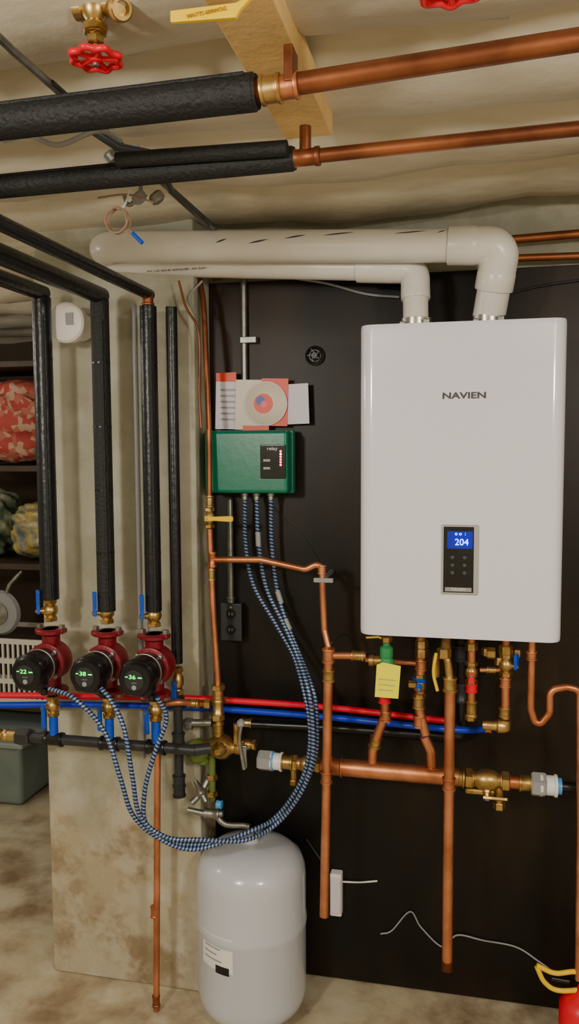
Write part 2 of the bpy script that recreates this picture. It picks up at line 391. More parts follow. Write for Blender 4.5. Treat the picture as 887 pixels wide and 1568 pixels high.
# ---------------------------------------------------------------- overhead pipes
def over(uA,vA,uE,vE,u2,v2,y,rf,rc,copm):
    a=P(uA,vA,y); e=P(uE,vE,y); f=P(u2,v2,y); d=(e-a).normalized(); d2=(f-e).normalized()
    a=a-d*.6; f=f+d2*.5
    o=[tube('foam_sleeve',[a,e],rf,FOAM,28)]
    o.append(lathe('foam_cut_end',e-d*.002,d,[(rf*.98,0),(rf*.9,.006),(rc*1.3,.003)],FOAM,28))
    o.append(tube('foam_slit_lip',[a+Vector((0,-rf*.7,rf*.72)),e+Vector((0,-rf*.7,rf*.72))-d*.01],rf*.13,FOAM,10))
    o.append(tube('copper_run',[e-d*.05,f],rc,copm,24))
    return o,e,d2
o,e,d2=over(-40,192,390,141,887,62,-1.09,.0235,.0135,COPPERD)
o.append(coupling('brass_coupling',e+d2*.022,d2,.0165,.026,BRASS)); o.append(coupling('copper_coupling',e+d2*.043,d2,.0150,.03,COPPER))
o.append(lathe('tape_band',e+d2*.03,d2,[(.0172,0),(.0172,.004)],WHITE))
q=e+d2*.048
o.append(prism('copper_strap',[(q.x-.006,q.z),(q.x-.006,q.z+.045),(q.x+.006,q.z+.045),(q.x+.006,q.z)],-1.09-.017,-1.09+.017,COPPERD,.002))
group('insulated_copper_main',o)
o,e,d2=over(-40,290,448,243,887,197,-.9,.0185,.0105,COPPERD)
o.append(tube('upper_foam_sleeve',[P(180,257,-.93)+Z*.012,P(440,231,-.93)+Z*.004],.0115,FOAM))
o.append(coupling('copper_tee',e+d2*.02,d2,.0125,.045,COPPERD)); o.append(tube('tee_branch',[e+d2*.02,e+d2*.02+Z*.045],.009,COPPERD,14))
group('insulated_copper_branch',o)
zc=CZ-.035
def PZ(u,v,z):
    d=R@Vector(((u-CX)/F,-(v-CY)/F,-1.0)); return CAMP+d*((z-CAMP.z)/d.z)
l0=PZ(337,20,zc); l1=PZ(428,215,zc)
bx0=(l0.x+l1.x)/2; bx1=bx0+.085
jb=box('pine_joist_board',(bx0,-1.19,zc),(bx1,l1.y,zc+.05),WOOD,bev=.003)
o=[tube('run',[PZ(-30,30,2.02),PZ(20,78,2.02),PZ(330,352,2.02)],.006,STEEL,12),
   tube('run_b',[PZ(60,128,2.02)+X*.02,PZ(320,346,2.02)+X*.012],.004,DGREY,10)]
group('ceiling_conduit',o)
o=[tube('bar',[PZ(135,195,2.02),PZ(180,225,2.00),PZ(235,236,2.0),PZ(262,292,2.0),PZ(322,348,2.02)],.007,DGREY,12,bend=.01),
   tube('hanger_rod',[P(190,300,-.75),P(196,318,-.75),P(215,300,-.75),P(218,240,-.75)],.004,STEEL,10,bend=.008),
   tube('strap_wire',[P(5,215,-.95),P(45,208,-.95),P(90,222,-.95),P(150,200,-.95),P(185,215,-.85)],.004,GREYP,10,spline=True)]
for k,(u,v) in enumerate(((165,232),(188,240),(215,232),(208,295),(235,295),(200,225),(228,238))):
    o.append(lathe('clamp_%d'%k,P(u,v,-.78),Vector((.4,.3,-.6)),[(.008,0),(.013,.004),(.013,.016),(.006,.02)],GREYP if k%2 else STEEL,14))
group('pipe_hanger_clamp',o)
pts=[]; c0=P(180,338,-.8)
for k in range(90):
    a=k*.33; pts.append(c0+Vector((math.cos(a)*(.020+.0012*math.sin(k*.9)),math.sin(k*.21)*.008,math.sin(a)*(.021+.002*math.sin(k*.5)))))
o=[tube('coil',pts,.0014,TAN,8),tube('hang_wire',[P(200,290,-.8),P(190,315,-.8),c0+Vector((0,0,.02))],.0022,WHITE,8,spline=True),
   tube('tail',[c0+Vector((.01,0,-.02)),P(198,352,-.8),P(205,358,-.8)],.0016,TAN,8),
   tube('blue_connector',[P(203,357,-.8),P(218,372,-.8)],.0035,BLUEH,12),
   tube('cross_wire_a',[P(150,303,-.8),P(195,298,-.8),P(235,310,-.8)],.0018,TAN,8,spline=True)]
group('thermostat_wire_coil',o)
def gate(c,r,tag):
    o=[]
    vs=[];fs=[];n=64;sg=10
    for i in range(n):
        a=2*math.pi*i/n; rad=r*(1+.10*math.cos(a*8))
        for k in range(sg):
            t=2*math.pi*k/sg; rr_=rad+math.cos(t)*r*.16; vs.append(c+Vector((math.cos(a)*rr_,math.sin(a)*rr_,math.sin(t)*r*.15)))
    for i in range(n):
        for k in range(sg):
            fs.append((i*sg+k,((i+1)%n)*sg+k,((i+1)%n)*sg+(k+1)%sg,i*sg+(k+1)%sg))
    o.append(mk(tag+'_rim',vs,fs,REDW))
    for i in range(5):
        a=2*math.pi*i/5+.3; o.append(tube(tag+'_spoke_%d'%i,[c,c+Vector((math.cos(a),math.sin(a),0))*r*.95],r*.12,REDW,10))
    o.append(lathe(tag+'_hub',c-Z*r*.2,Z,[(r*.15,0),(r*.28,r*.05),(r*.28,r*.35),(r*.15,r*.4)],REDW,20))
    o.append(hexnut(tag+'_wheel_nut',c-Z*r*.25,Z,r*.14,r*.12,STEEL))
    return o
wc=P(147,90,-1.08); o=gate(wc,.031,'handwheel')
o.append(lathe('bonnet',wc+Z*.004,Z,[(.004,0),(.004,.014),(.010,.016),(.010,.026),(.014,.028),(.015,.040),(.011,.044),(.016,.05),(.02,.062),(.016,.075),(.012,.08)],BRASS))
o.append(hexnut('packing_nut',wc+Z*.024,Z,.0125,.010,BRASS)); o.append(hexnut('bonnet_nut',wc+Z*.038,Z,.018,.010,BRASS))
o.append(lathe('valve_body',wc+Vector((-.03,0,.07)),X,[(.012,0),(.017,.002),(.017,.014),(.013,.016),(.016,.03),(.013,.044),(.017,.046),(.017,.06),(.012,.062)],BRASS))
o.append(tube('copper_tail',[wc+Vector((-.028,0,.07)),wc+Vector((-.05,.0,.07)),wc+Vector((-.05,0,.13))],.009,COPPERD,16,bend=.015))
o.append(lathe('drain_elbow',wc+Vector((.032,0,.062)),Vector((.5,-.5,-.35)),[(.013,0),(.017,.004),(.017,.015),(.0135,.017),(.0135,.022),(.010,.022),(.009,.012)],BRASS))
o.append(tube('drain_elbow_back',[wc+Vector((.03,0,.07)),wc+Vector((.042,0,.07)),wc+Vector((.042,0,.12))],.012,BRASS,16,bend=.01))
group('gate_valve',o)
o=gate(P(690,-22,-1.2),.036,'handwheel'); q=P(690,-22,-1.2); o.append(tube('stem',[q,q+Z*.08],.006,BRASS,12)); group('gate_valve',o)
y_=-1.24
pts=[P(262,27,y_),P(362,17,y_),P(375,6,y_),P(402,-22,y_)]
vs=[];fs=[]
hw=.0078
for i,p in enumerate(pts):
    k=[.8,1,1,.9][i]; up=Vector((.0,0,1)) if i<2 else Vector((.6,0,.8))
    for s1,s2 in ((-1,-1),(1,-1),(1,1),(-1,1)): vs.append(p+up*hw*k*s1+Y*.003*s2)
fs=[(0,1,2,3)]
for i in range(3):
    for k in range(4): fs.append((i*4+k,(i+1)*4+k,(i+1)*4+(k+1)%4,i*4+(k+1)%4))
fs.append((12,15,14,13))
lv=mk('lever_grip',vs,fs,YEL,False); md=lv.modifiers.new('b','BEVEL'); md.width=.0025; md.segments=3
tx=text('lever_marking','WATTS 600WOG',(P(318,22,y_).x,y_-.0042,P(318,22,y_).z),.0060,mat('lever_ink',(.45,.24,.0),.5),rot=(math.pi/2,-.075,0))
vb=ballvalve('overhead_valve',P(404,-45,y_+.01),X,.012,.06,YEL,-Y,Vector((-.5,0,-.5)),.012)
group('yellow_lever_ball_valve',[lv,tx]+vb)

# ---------------------------------------------------------------- black insulated risers
RY=-.27
ris=[]
for i,(u,v0,v1,rh,dz) in enumerate(((70,448,917,.019,0),(158,452,935,.021,0),(231,450,935,.0135,0))):
    t,bm=vline(u,v0,v1,RY)
    r_=(.0235,.0225,.0205)[i]
    b0=Vector((t.x,RY-1.3,t.z+.0))
    o=[tube('overhead_sleeve',[b0,Vector((t.x,RY+.012,t.z))],rh,FOAMG,24),tube('drop_sleeve',[Vector((t.x,RY,t.z-(.012 if i<2 else .03))),bm],r_,FOAMG if i!=1 else FOAM,24)]
    o.append(coupling('copper_elbow_neck',Vector((t.x,RY,t.z-.012)),Z,.0135,.03,COPPERD)); 
    o.append(tube('slit_lip',[t+Vector((.012,-.018,-.06)),bm+Vector((.012,-.018,.0))],.004,FOAM,8))
    o.append(tube('copper_stub',[bm+Z*.03,Vector((t.x,RY,P(u,928,RY).z))],.0125,COPPER,18))
    for k in range(4):
        zz=t.z-.10-(t.z-bm.z)*(.2*k+.08)
        o.append(tube('tape_%d'%k,[Vector((t.x,RY,zz)),Vector((t.x,RY,zz-.004))],r_*1.03,BLACKP,24))
    group('insulated_riser_pipe',o); ris.append(t.x)
t,bm=vline(267,470,1015,-.2)
o=[tube('sleeve',[t,bm],.0145,FOAMG,20),tube('rib',[t+Vector((-.004,-.012,0)),bm+Vector((-.004,-.012,0))],.004,BLACKP,8)]
o+=ballvalve('riser_valve',(t.x,-.2,P(268,1042,-.2).z),Z,.0125,.075,BLUEH,-Y,-Z,.045)
e0=Vector((t.x,-.2,P(268,1070,-.2).z)); e1=Vector((t.x,-.2,P(268,1215,-.2).z))
o.append(tube('lower_pipe',[e0+Z*.03,e1],.012,DGREY,20)); 
for k,vv in enumerate((1075,1130,1195,1210)): o.append(coupling('fitting_%d'%k,(t.x,-.2,P(268,vv,-.2).z),Z,.0155,.03,DGREY))
group('insulated_return_pipe',o)
t,bm=vline(212,465,1160,PD-.008)
o=[tube('pipe',[t,bm],.0055,GREYP,12)]; t2,b2=vline(222,480,1100,PD-.008); o.append(tube('pipe_b',[t2,b2],.0035,GREYP,12)); group('thin_wall_conduit',o)
# ---------------------------------------------------------------- circulator pumps
def pump(i,x,vtop,vbot):
    y=RY; u=(78,157,236)[i]
    zt=P(u,vtop,y).z; zb=P(u,vbot,y).z; zc=(zt+zb)/2
    o=[]
    for k,(zz,dd) in enumerate(((zt,-1),(zb,1))):
        o.append(lathe('flange_%d'%k,(x,y,zz),Z*dd,[(.028,0),(.036,.001),(.038,.003),(.038,.010),(.03,.013),(.022,.018)],REDC,28))
        for s in (-1,1):
            o.append(box('flange_ear_%d%d'%(k,s),(x+s*.028-.012,y-.014,zz-.001 if dd>0 else zz-.012),(x+s*.028+.012,y+.014,zz+.012 if dd>0 else zz+.001),REDC,bev=.004))
            o.append(hexnut('bolt_%d%d'%(k,s),(x+s*.031,y,zz-dd*.004),Z,.009,.012,STEEL))
    o.append(tube('volute_neck',[(x,y,zt),(x,y,zb)],.023,REDC,24))
    o.append(lathe('volute',(x,y+.035,zc),-Y,[(.02,0),(.042,.004),(.050,.018),(.051,.035),(.047,.055),(.05,.06),(.05,.068),(.044,.07)],REDC,36))
    for k in range(4):
        a=math.pi/4+k*math.pi/2; o.append(lathe('screw_%d'%k,(x+.043*math.cos(a),y-.034,zc+.043*math.sin(a)),-Y,[(.006,0),(.006,.008),(.004,.009)],STEEL,12))
    o.append(lathe('motor_body',(x,y-.03,zc),-Y,[(.040,0),(.041,.02),(.043,.03),(.043,.078),(.041,.083),(.038,.086)],BLACKP,40))
    o.append(lathe('motor_ring',(x,y-.062,zc),-Y,[(.042,0),(.0445,.001),(.0445,.005),(.042,.006)],STEEL,40))
    o.append(box('control_head',(x-.041,y-.122,zc-.050),(x+.041,y-.075,zc+.036),BLACKP,bev=.020,seg=5))
    o.append(lathe('control_face',(x,y-.112,zc-.004),-Y,[(.042,0),(.042,.008),(.037,.015),(.012,.017)],BLACKP,40))
    f=y-.1295
    o.append(lathe('face_ring',(x,y-.1285,zc-.004),-Y,[(.0235,0),(.0245,.0005),(.0245,.001),(.0225,.0012)],DGREY,40))
    o.append(text('digits',('22','38','36')[i],(x-.004,f-.001,zc+.004),.014,LEDG,sx=1.3))
    o.append(box('led_bar',(x+.010,f-.0008,zc+.002),(x+.020,f+.001,zc+.0045),LEDG)); o.append(box('led_bar_b',(x-.022,f-.0008,zc+.003),(x-.015,f+.001,zc+.005),LEDG))
    o.append(lathe('push_button',(x,f+.001,zc-.021),-Y,[(.006,0),(.006,.002),(.005,.003)],GREYP,20))
    o.append(text('face_print','AUTO',(x,f-.0005,zc-.010),.005,GINK))
    o.append(lathe('cable_gland',(x+.030,y-.095,zc-.046),-Z,[(.009,0),(.009,.012),(.007,.016)],BLACKP,16))
    o+=ballvalve('upper_valve',(x,y,P(u,vtop-28,y).z),Z,.0145,.058,BLUEH,Vector((-.75,-.66,0)),Z,.055)
    o+=ballvalve('lower_valve',(x,y,P(u,vbot+22,y).z),Z,.0135,.055,BLUEH,Vector((-.5,-.85,0)),-Z,.055)
    group('circulator_pump',o,at=Vector((x,y,zc)))
    return zc,zb
pz=[]
for i in range(3):
    pz.append(pump(i,ris[i],(962,965,970)[i],(1058,1060,1065)[i]))
mz=P(150,1137,RY).z; xr=P(300,1137,RY).x; xl=P(38,1137,RY).x
o=[tube('header',[(xl,RY,mz),(xr,RY,mz)],.0135,DGREY,24)]
for i in range(3):
    o.append(coupling('tee_%d'%i,(ris[i],RY,mz),X,.0165,.05,BLACKP)); o.append(tube('riser_%d'%i,[(ris[i],RY,mz),(ris[i],RY,pz[i][1]-.066)],.0115,BLUEH,16))
o.append(hexnut('union_nut',(xl,RY,mz),X,.024,.04,DGREY)); o.append(coupling('brass_nipple',(xl-.035,RY,mz),X,.014,.04,BRASS))
o+=ballvalve('drain_valve',(xl-.08,RY,mz),X,.012,.06,REDW,Z,Vector((-1,0,.6)),.045)
o.append(tube('to_mixing_valve',[(xr-.01,RY,mz),(xr+.03,RY+.02,mz)],.014,DGREY,20))
group('return_manifold',o)
c=P(111,497,PD-.06)
o=[lathe('cap_body',c+Y*.055,-Y,[(.036,0),(.036,.06),(.049,.062),(.051,.09),(.046,.096),(.02,.099),(.001,.1)],PVC,36),box('sticker',(c.x+.006,c.y-.0470,c.z-.008),(c.x+.026,c.y-.044,c.z+.022),GINK)]
group('pvc_pipe_cap',o)
# ---------------------------------------------------------------- PEX
def pex(name,pts,r,m):
    return tube(name,[P(*p) for p in pts],r,m,16,spline=True)
group('red_pex_pipe',[pex('line',[(-30,1064,-.23),(120,1066,-.19),(250,1068,-.18),(340,1072,-.12),(500,1083,-.07),(682,1104,-.07)],.0085,REDP),
   coupling('crimp_ring',P(345,1072,-.118),X,.0095,.012,COPPER)])
group('blue_pex_pipe',[pex('line',[(-30,1080,-.23),(120,1079,-.19),(250,1082,-.18),(340,1086,-.12),(500,1098,-.08),(690,1117,-.10),(752,1116,-.14)],.0085,BLUEP),
   coupling('end_ring',P(748,1116,-.138),X,.010,.014,COPPER)])
# ---------------------------------------------------------------- controller box + papers
GY=-.125
a=P(312,660,GY); b2=P(441,756,GY)
o=[box('housing',(a.x,GY,b2.z),(b2.x,-.05,a.z),GREEN,bev=.010,seg=4)]
o.append(box('base_tray',(a.x-.010,-.075,b2.z-.002),(b2.x+.004,-.0475,a.z+.002),GREEN,bev=.004)); o.append(box('mounting_feet',(a.x+.02,-.05,b2.z+.01),(b2.x-.02,-.0205,a.z-.01),BLACKP))
c=P(399,681,GY); d=P(438,733,GY)
o.append(box('control_window',(c.x,GY-.004,d.z),(d.x,GY+.002,c.z),GLASS,bev=.002))
for k in range(6):
    q=P(430,691+4.2*k,GY-.005); o.append(lathe('led_%d'%k,q,-Y,[(.0030,0),(.0030,.001),(.002,.002)],LEDY if k in(1,) else LEDR,10))
q=P(417,687,GY-.0045); o.append(text('brand_print','relay',(q.x,q.y,q.z),.012,WHITE,sx=1.2))
for k in range(2):
    q=P(408,705+12*k,GY-.0042); o.append(box('print_row_%d'%k,(q.x-.008,q.y,q.z-.003),(q.x+.010,q.y+.001,q.z+.003),GINK))
for k,(u) in enumerate((375,393,415)):
    q=P(u,758,-.08); o.append(lathe('cable_connector_%d'%k,(q.x,-.08,b2.z+.001),-Z,[(.009,0),(.011,.002),(.011,.008),(.0085,.010),(.0085,.02)],STEEL,16))
group('zone_relay_box',o)
py=-.05
def sheet(n,u0,v0,u1,v1,y,m,rot=0,th=.002):
    a=P(u0,v0,y);b=P(u1,v1,y); return box(n,(a.x,y,b.z),(b.x,y+th,a.z),m,rot=(0,rot,0))
o=[sheet('booklet_left',330,585,372,657,py-.003,PAPER,.03),sheet('booklet_right',438,588,473,649,py-.004,PAPER,-.03),sheet('red_sleeve',400,580,441,652,py-.007,REDPAP,.03),sheet('red_corner',331,571,362,587,py-.0015,REDPAP,-.02),
   sheet('sleeve_left',360,582,404,658,py-.0068,CREAM,.03)]
for k in range(6): o.append(sheet('print_%d'%k,338,596+k*9,366-6*(k%2),598.5+k*9,py-.0045,GINK,.03,.0012))
o.append(sheet('red_band',372,652,412,661,py-.0088,REDPAP,.03,.001))
dc=P(407,618,py-.012)
o.append(lathe('disc',dc,-Y,[(.054,0),(.055,.0006),(.054,.0012)],CREAM,48)); o.append(lathe('disc_rim',dc+Y*.001,-Y,[(.058,0),(.058,.0006)],PAPER,48))
o.append(lathe('disc_art',dc+Vector((-.006,-.0013,0)),-Y,[(.026,0),(.026,.0005)],REDPAP,40)); o.append(lathe('disc_art_blue',dc+Vector((-.014,-.0019,.008)),-Y,[(.012,0),(.012,.0004)],BINK,30)); o.append(lathe('disc_hole',dc+Vector((-.004,-.0024,-.002)),-Y,[(.009,0),(.009,.0005)],REDW,24))
group('manual_and_disc_packet',o)
x=P(374,560,-.035).x
o=[tube('upper_conduit',[(x,-.033,P(371,428,-.035).z),(x,-.033,P(375,662,-.035).z)],.0085,STEEL,16),
   box('conduit_strap',(P(368,520,-.04).x,-.046,P(368,526,-.04).z),(P(393,520,-.04).x,-.0205,P(368,516,-.04).z),STEEL,bev=.002)]
x=P(352,840,-.04).x
o.append(tube('lower_conduit',[(x,-.034,P(352,765,-.04).z),(x,-.034,P(352,925,-.04).z)],.0085,STEEL,16))
o.append(coupling('conduit_connector',(x,-.034,P(352,920,-.04).z),Z,.011,.02,STEEL))
group('electrical_conduit',o)
a=P(339,924,-.06);b2=P(370,981,-.06)
o=[box('outlet_body',(a.x,-.06,b2.z),(b2.x,-.0205,a.z),BLACKP,bev=.006),box('cover_plate',(a.x-.002,-.064,b2.z-.002),(b2.x+.002,-.058,a.z+.002),DGREY,bev=.003)]
for k,v in enumerate((940,964)):
    q=P(354,v,-.064); o.append(lathe('receptacle_%d'%k,q,-Y,[(.013,0),(.013,.003),(.012,.004)],BLACKP,24)); o.append(box('slot_%d'%k,(q.x-.005,q.y-.0045,q.z-.003),(q.x-.003,q.y-.002,q.z+.004),GINK)); o.append(box('slot_b_%d'%k,(q.x+.003,q.y-.0045,q.z-.003),(q.x+.005,q.y-.002,q.z+.004),GINK))
o.append(lathe('plate_screw',P(354,930,-.064),-Y,[(.003,0),(.003,.002)],CHROME,12))
group('electrical_outlet',o)
c=P(483,545,-.0205); o=[lathe('ring',c,-Y,[(.026,0),(.026,.006),(.018,.010),(.016,.006)],BLACKP,24),lathe('plug',c-Y*.004,-Y,[(.013,0),(.014,.006),(.008,.012)],DGREY,12,False)]
for k in range(5):
    a=k*1.26; o.append(tube('wire_stub_%d'%k,[c+Vector((.006*math.cos(a),-.008,.006*math.sin(a))),c+Vector((.016*math.cos(a+.7),-.024,.016*math.sin(a+.7)))],.0016,GREYP,8))
group('wall_knockout_fitting',o)
# ---------------------------------------------------------------- flex conduits
tail=[(478,1110,-.20),(476,1160,-.21),(459,1208,-.22),(423,1254,-.23),(375,1279,-.30)]
def flex(idx,start,end):
    off=Vector(((0,.010,-.008)[idx],(0,-.010,.009)[idx],(0,-.007,.007)[idx])); off.x=(-.006,.004,.011)[idx]
    pts=[P(*p) for p in start]+[P(*p)+off for p in tail]+[P(*p) for p in end]
    return tube('run',pts,.0056,FLEX,14,spline=True)
f1=flex(0,[(375,765,-.08),(376,830,-.07),(388,895,-.07),(422,955,-.09),(450,1005,-.12),(466,1060,-.17)],
  [(310,1293,-.33),(250,1286,-.36),(205,1250,-.38),(184,1190,-.39),(160,1120,-.39),(115,1070,-.40),(75,1054,-.39)])
f2=flex(1,[(393,765,-.08),(396,830,-.085),(408,900,-.09),(434,955,-.11),(456,1005,-.14),(473,1060,-.19)],
  [(310,1286,-.35),(255,1282,-.37),(215,1250,-.39),(203,1190,-.40),(190,1115,-.40),(170,1072,-.39),(155,1054,-.385)])
f3=flex(2,[(415,765,-.08),(416,830,-.08),(424,900,-.08),(438,950,-.10),(462,1010,-.13),(481,1062,-.18)],
  [(310,1299,-.34),(262,1293,-.36),(224,1262,-.38),(222,1210,-.38),(238,1150,-.37),(255,1100,-.36),(240,1066,-.375)])
s3=tube('sleeve',[P(425,905,-.082),P(431,924,-.086)],.0072,GREYP,14); s2=tube('sleeve',[P(395,815,-.083),P(396,836,-.085)],.0072,GREYP,14)
s3b=tube('sleeve_b',[P(437,948,-.099),P(444,964,-.106)],.0072,GREYP,14)
group('armored_cable',[f1]); group('armored_cable',[f2,s2]); group('armored_cable',[f3,s3,s3b])

# ---------------------------------------------------------------- left copper water line (thin)
y=-.16
o=[tube('supply_upper',[P(306,428,-.10),P(312,470,-.12),P(316,560,-.14),P(320,660,-.15),P(321,768,y)],.0072,COPPERD,16,spline=True)]
o+=ballvalve('isolation_valve',P(321,793,y),Z,.0105,.055,YEL,-Y,X,.070)
o.append(tube('supply_mid',[P(321,810,y),P(326,930,y),P(334,1048,y)],.0085,COPPER,16))
o.append(coupling('tee_joint',P(325,857,y),(P(326,930,y)-P(321,810,y)),.0105,.04,COPPER))
o.append(coupling('brass_joint',P(324,880,y),Z,.010,.03,BRASS)); o.append(coupling('brass_joint_b',P(321,768,y),Z,.010,.03,BRASS))
o.append(tube('branch_to_heater',[P(325,857,y),P(400,857,y-.01),P(468,872,y-.02),P(493,860,y-.02),P(494,905,y-.02),P(497,965,y-.02),P(506,1002,y-.03)],.0085,COPPER,16,bend=.022))
o.append(coupling('branch_elbow',P(493,872,y-.02),Z,.0100,.022,COPPER)); 
o.append(box('pipe_clamp',P(480,892,y-.03),P(511,885,y-.02),GREYP,bev=.002)); o.append(lathe('pipe_clamp_standoff',P(494,888,y-.01),Y,[(.006,0),(.006,.145)],GREYP,12))
group('copper_cold_water_line',o)

y=-.17
o=[coupling('tee_top',P(334,1062,y),Z,.0145,.045,BRASS),hexnut('hex_a',P(334,1052,y),Z,.019,.014,BRASS),hexnut('hex_b',P(334,1098,y),Z,.018,.016,BRASS),
 coupling('tee_body',P(334,1080,y),Z,.014,.05,BRASS),hexnut('tee_left_nut',P(318,1078,y),X,.014,.016,BRASS),
 tube('riser',[P(334,1060,y),P(335,1150,y)],.011,BRASS,18),
 coupling('lower_joint',P(334,1115,y),Z,.014,.03,BRASS)]
c=P(335,1142,y)
o.append(lathe('regulator_bell',c+Vector((-.045,0,-.002)),X,[(.012,0),(.016,.004),(.018,.02),(.024,.028),(.031,.045),(.033,.058),(.030,.07),(.020,.078),(.014,.09),(.017,.094),(.017,.108),(.010,.11)],BRASS,28))
o.append(lathe('regulator_cap',c+Vector((.01,0,.0)),Vector((0,-1,0)),[(.020,0),(.022,.02),(.016,.035),(.008,.045)],BRASS,24))
o.append(lathe('backflow_body',P(303,1150,y),-Y,[(.015,-.03),(.028,-.022),(.033,0),(.030,.014),(.018,.024),(.008,.026)],OLIVE,28))
o+=ballvalve('shutoff',P(378,1140,y),X,.011,.05,STEEL,-Y,-Z,.055)
o.append(tube('side_lever',[P(370,1108,y-.03),P(367,1135,y-.03),P(374,1178,y-.03)],.005,STEEL,10,spline=True)); o.append(lathe('lever_knob',P(369,1108,y-.036),Z,[(.004,-.01),(.010,-.004),(.010,.006),(.003,.012)],GREYP,16))
o.append(tube('drop_pipe',[P(325,1155,y),P(325,1225,y)],.009,OLIVE,16))
for k,vv in enumerate((1165,1190,1215)): o.append(hexnut('drop_hex_%d'%k,P(325 if k else 312,vv,y),Z,.015,.014,BRASS if k else OLIVE))
o.append(coupling('blue_washer_joint',P(336,1232,y-.02),X,.010,.014,LBLUE))
o.append(tube('service_spout',[P(318,1195,y),P(307,1215,y-.02),P(293,1230,y-.04)],.008,STEEL,14,spline=True))
o.append(lathe('spout_handle',P(308,1212,y-.03),Vector((.5,-.3,-.6)),[(.006,-.03),(.008,-.01),(.014,0),(.014,.008),(.008,.012),(.006,.03)],STEEL,16))
o.append(tube('tank_feed_bar',[P(288,1240,y-.02),P(315,1246,y-.02),P(342,1246,y-.02)],.008,STEEL,14,bend=.01))
o.append(coupling('tank_feed_joint',P(325,1246,y-.02),X,.012,.04,STEEL))
TX=P(386,1400,-.170).x; TY=-.170
o.append(tube('tank_feed_hose',[P(330,1248,y-.02),P(345,1262,y-.02),P(372,1264,TY),Vector((TX-.004,TY,P(383,1266,TY).z))],.0075,STEEL,14,spline=True))
o.append(tube('bypass_a',[P(282,1107,y),P(325,1107,y)],.010,STEEL,16)); o.append(hexnut('bypass_nut',P(290,1108,y),X,.016,.02,STEEL))
o.append(tube('bypass_b',[P(362,1108,y),P(362,1140,y)],.008,BRASS,14))
group('pressure_regulator_assembly',o)
y=-.235
xx=P(235,1300,y).x
o=[tube('line',[P(312,1078,-.17),P(272,1075,-.235),Vector((P(242,1100,y).x,y,P(240,1078,y).z)),Vector((xx,y,.004))],.0085,COPPER,16,bend=.035),
  coupling('joint',Vector((xx,y,P(232,1395,y).z)),Z,.0098,.03,COPPER),coupling('joint_top',P(296,1077,-.2),X,.0105,.03,BRASS),coupling('foot',Vector((xx,y,.03)),Z,.0095,.03,COPPERD)]
group('copper_drain_line',o)
# ---------------------------------------------------------------- expansion tank
ztop=P(386,1288,TY).z; TR=P(467,1400,TY).x-TX
hb=.016; H=ztop-hb
prof=[(TR*.60,0.0005),(TR*.63,0.0005),(TR*.64,hb*.6),(TR*.70,hb+.001),(TR*.86,hb+.010),(TR*.95,hb+.024),(TR*.99,hb+.042),(TR,hb+.06)]
zs=hb+H*.545
prof+=[(TR,zs-.016),(TR*1.012,zs-.010),(TR*1.02,zs),(TR*1.012,zs+.010),(TR,zs+.016),(TR,ztop-.085),(TR*.985,ztop-.062),(TR*.92,ztop-.038),(TR*.75,ztop-.018),(TR*.5,ztop-.007),(.03,ztop-.001),(.02,ztop),(.018,ztop+.012),(.006,ztop+.013)]
o=[lathe('shell',(TX,TY,0),Z,prof,TANKM,64),
   hexnut('inlet_hex',(TX,TY,ztop+.014),Z,.016,.012,STEEL),lathe('inlet_elbow',(TX,TY,ztop+.014),Z,[(.011,0),(.011,.012),(.006,.016)],STEEL,20)]
def wrap(n,u0,u1,v0,v1,m,dr):
    a0=math.asin(max(-.98,min(.98,(P(u0,1450,TY-.1).x-TX)/TR))); a1=math.asin((P(u1,1450,TY-.1).x-TX)/TR)
    zt=P(330,v0,TY-.12).z; zb=P(330,v1,TY-.12).z; vs=[];fs=[];n_=16
    for k in range(n_+1):
        a=a0+(a1-a0)*k/n_
        for zz in (zb,zt): vs.append((TX+math.sin(a)*(TR+dr),TY-math.cos(a)*(TR+dr),zz))
    for k in range(n_): fs.append((2*k,2*k+2,2*k+3,2*k+1))
    return mk(n,vs,fs,m)
o.append(wrap('label',312,364,1428,1480,WHITE,.0008)); o.append(wrap('label_black',336,358,1472,1484,BLACKP,.0014))
for k in range(4): o.append(wrap('label_print_%d'%k,317,350-6*k%14,1438+9*k,1440+9*k,GINK,.0014))
group('expansion_tank',o)
box('yellow_rag',(P(322,1530,-.30).x,-.345,0.0005),(P(345,1530,-.30).x,-.300,.008),YTAG,bev=.003)

# ---------------------------------------------------------------- primary header
y=-.15
def H_(u): return P(u,1163+(u-390)*.0875,y)
dirH=(H_(860)-H_(390)).normalized()
o=[tube('copper_header',[H_(425),H_(815)],.0165,COPPER,24),tube('header_sleeve',[H_(512),H_(702)],.0225,COPPER,28),
 coupling('sleeve_end_a',H_(516),dirH,.0225,.03,COPPER),coupling('sleeve_end_b',H_(702),dirH,.0225,.03,BRASS)]
o+=[hexnut('left_union_nut',H_(408),dirH,.027,.042,GREYP),coupling('left_union',H_(424),dirH,.022,.03,WHITE),tube('left_ring',[H_(416),H_(420)],.025,LBLUE,24),
   coupling('left_joint',H_(440),dirH,.0185,.03,BRASS)]
o+=ballvalve('left_purge_valve',H_(470),dirH,.017,.075,CHROME,Vector((0,-.4,-1)),dirH,.01)
o.append(tube('left_drain_cock',[H_(450),H_(450)-Z*.05],.009,BRASS,14)); o.append(hexnut('left_cock_nut',H_(450)-Z*.05,Z,.013,.014,BRASS))
o+=ballvalve('right_purge_valve',H_(746),dirH,.020,.11,BRASS,Vector((0,-.5,-1)),dirH,.05)
o.append(tube('right_drain_cock',[H_(765),H_(765)-Z*.055],.010,BRASS,14)); o.append(hexnut('right_cock_nut',H_(765)-Z*.062,Z,.015,.018,BRASS)); o.append(box('right_valve_tail',H_(712)-Z*.038-Y*.01,H_(758)-Z*.022+Y*.01,BRASS,bev=.006))
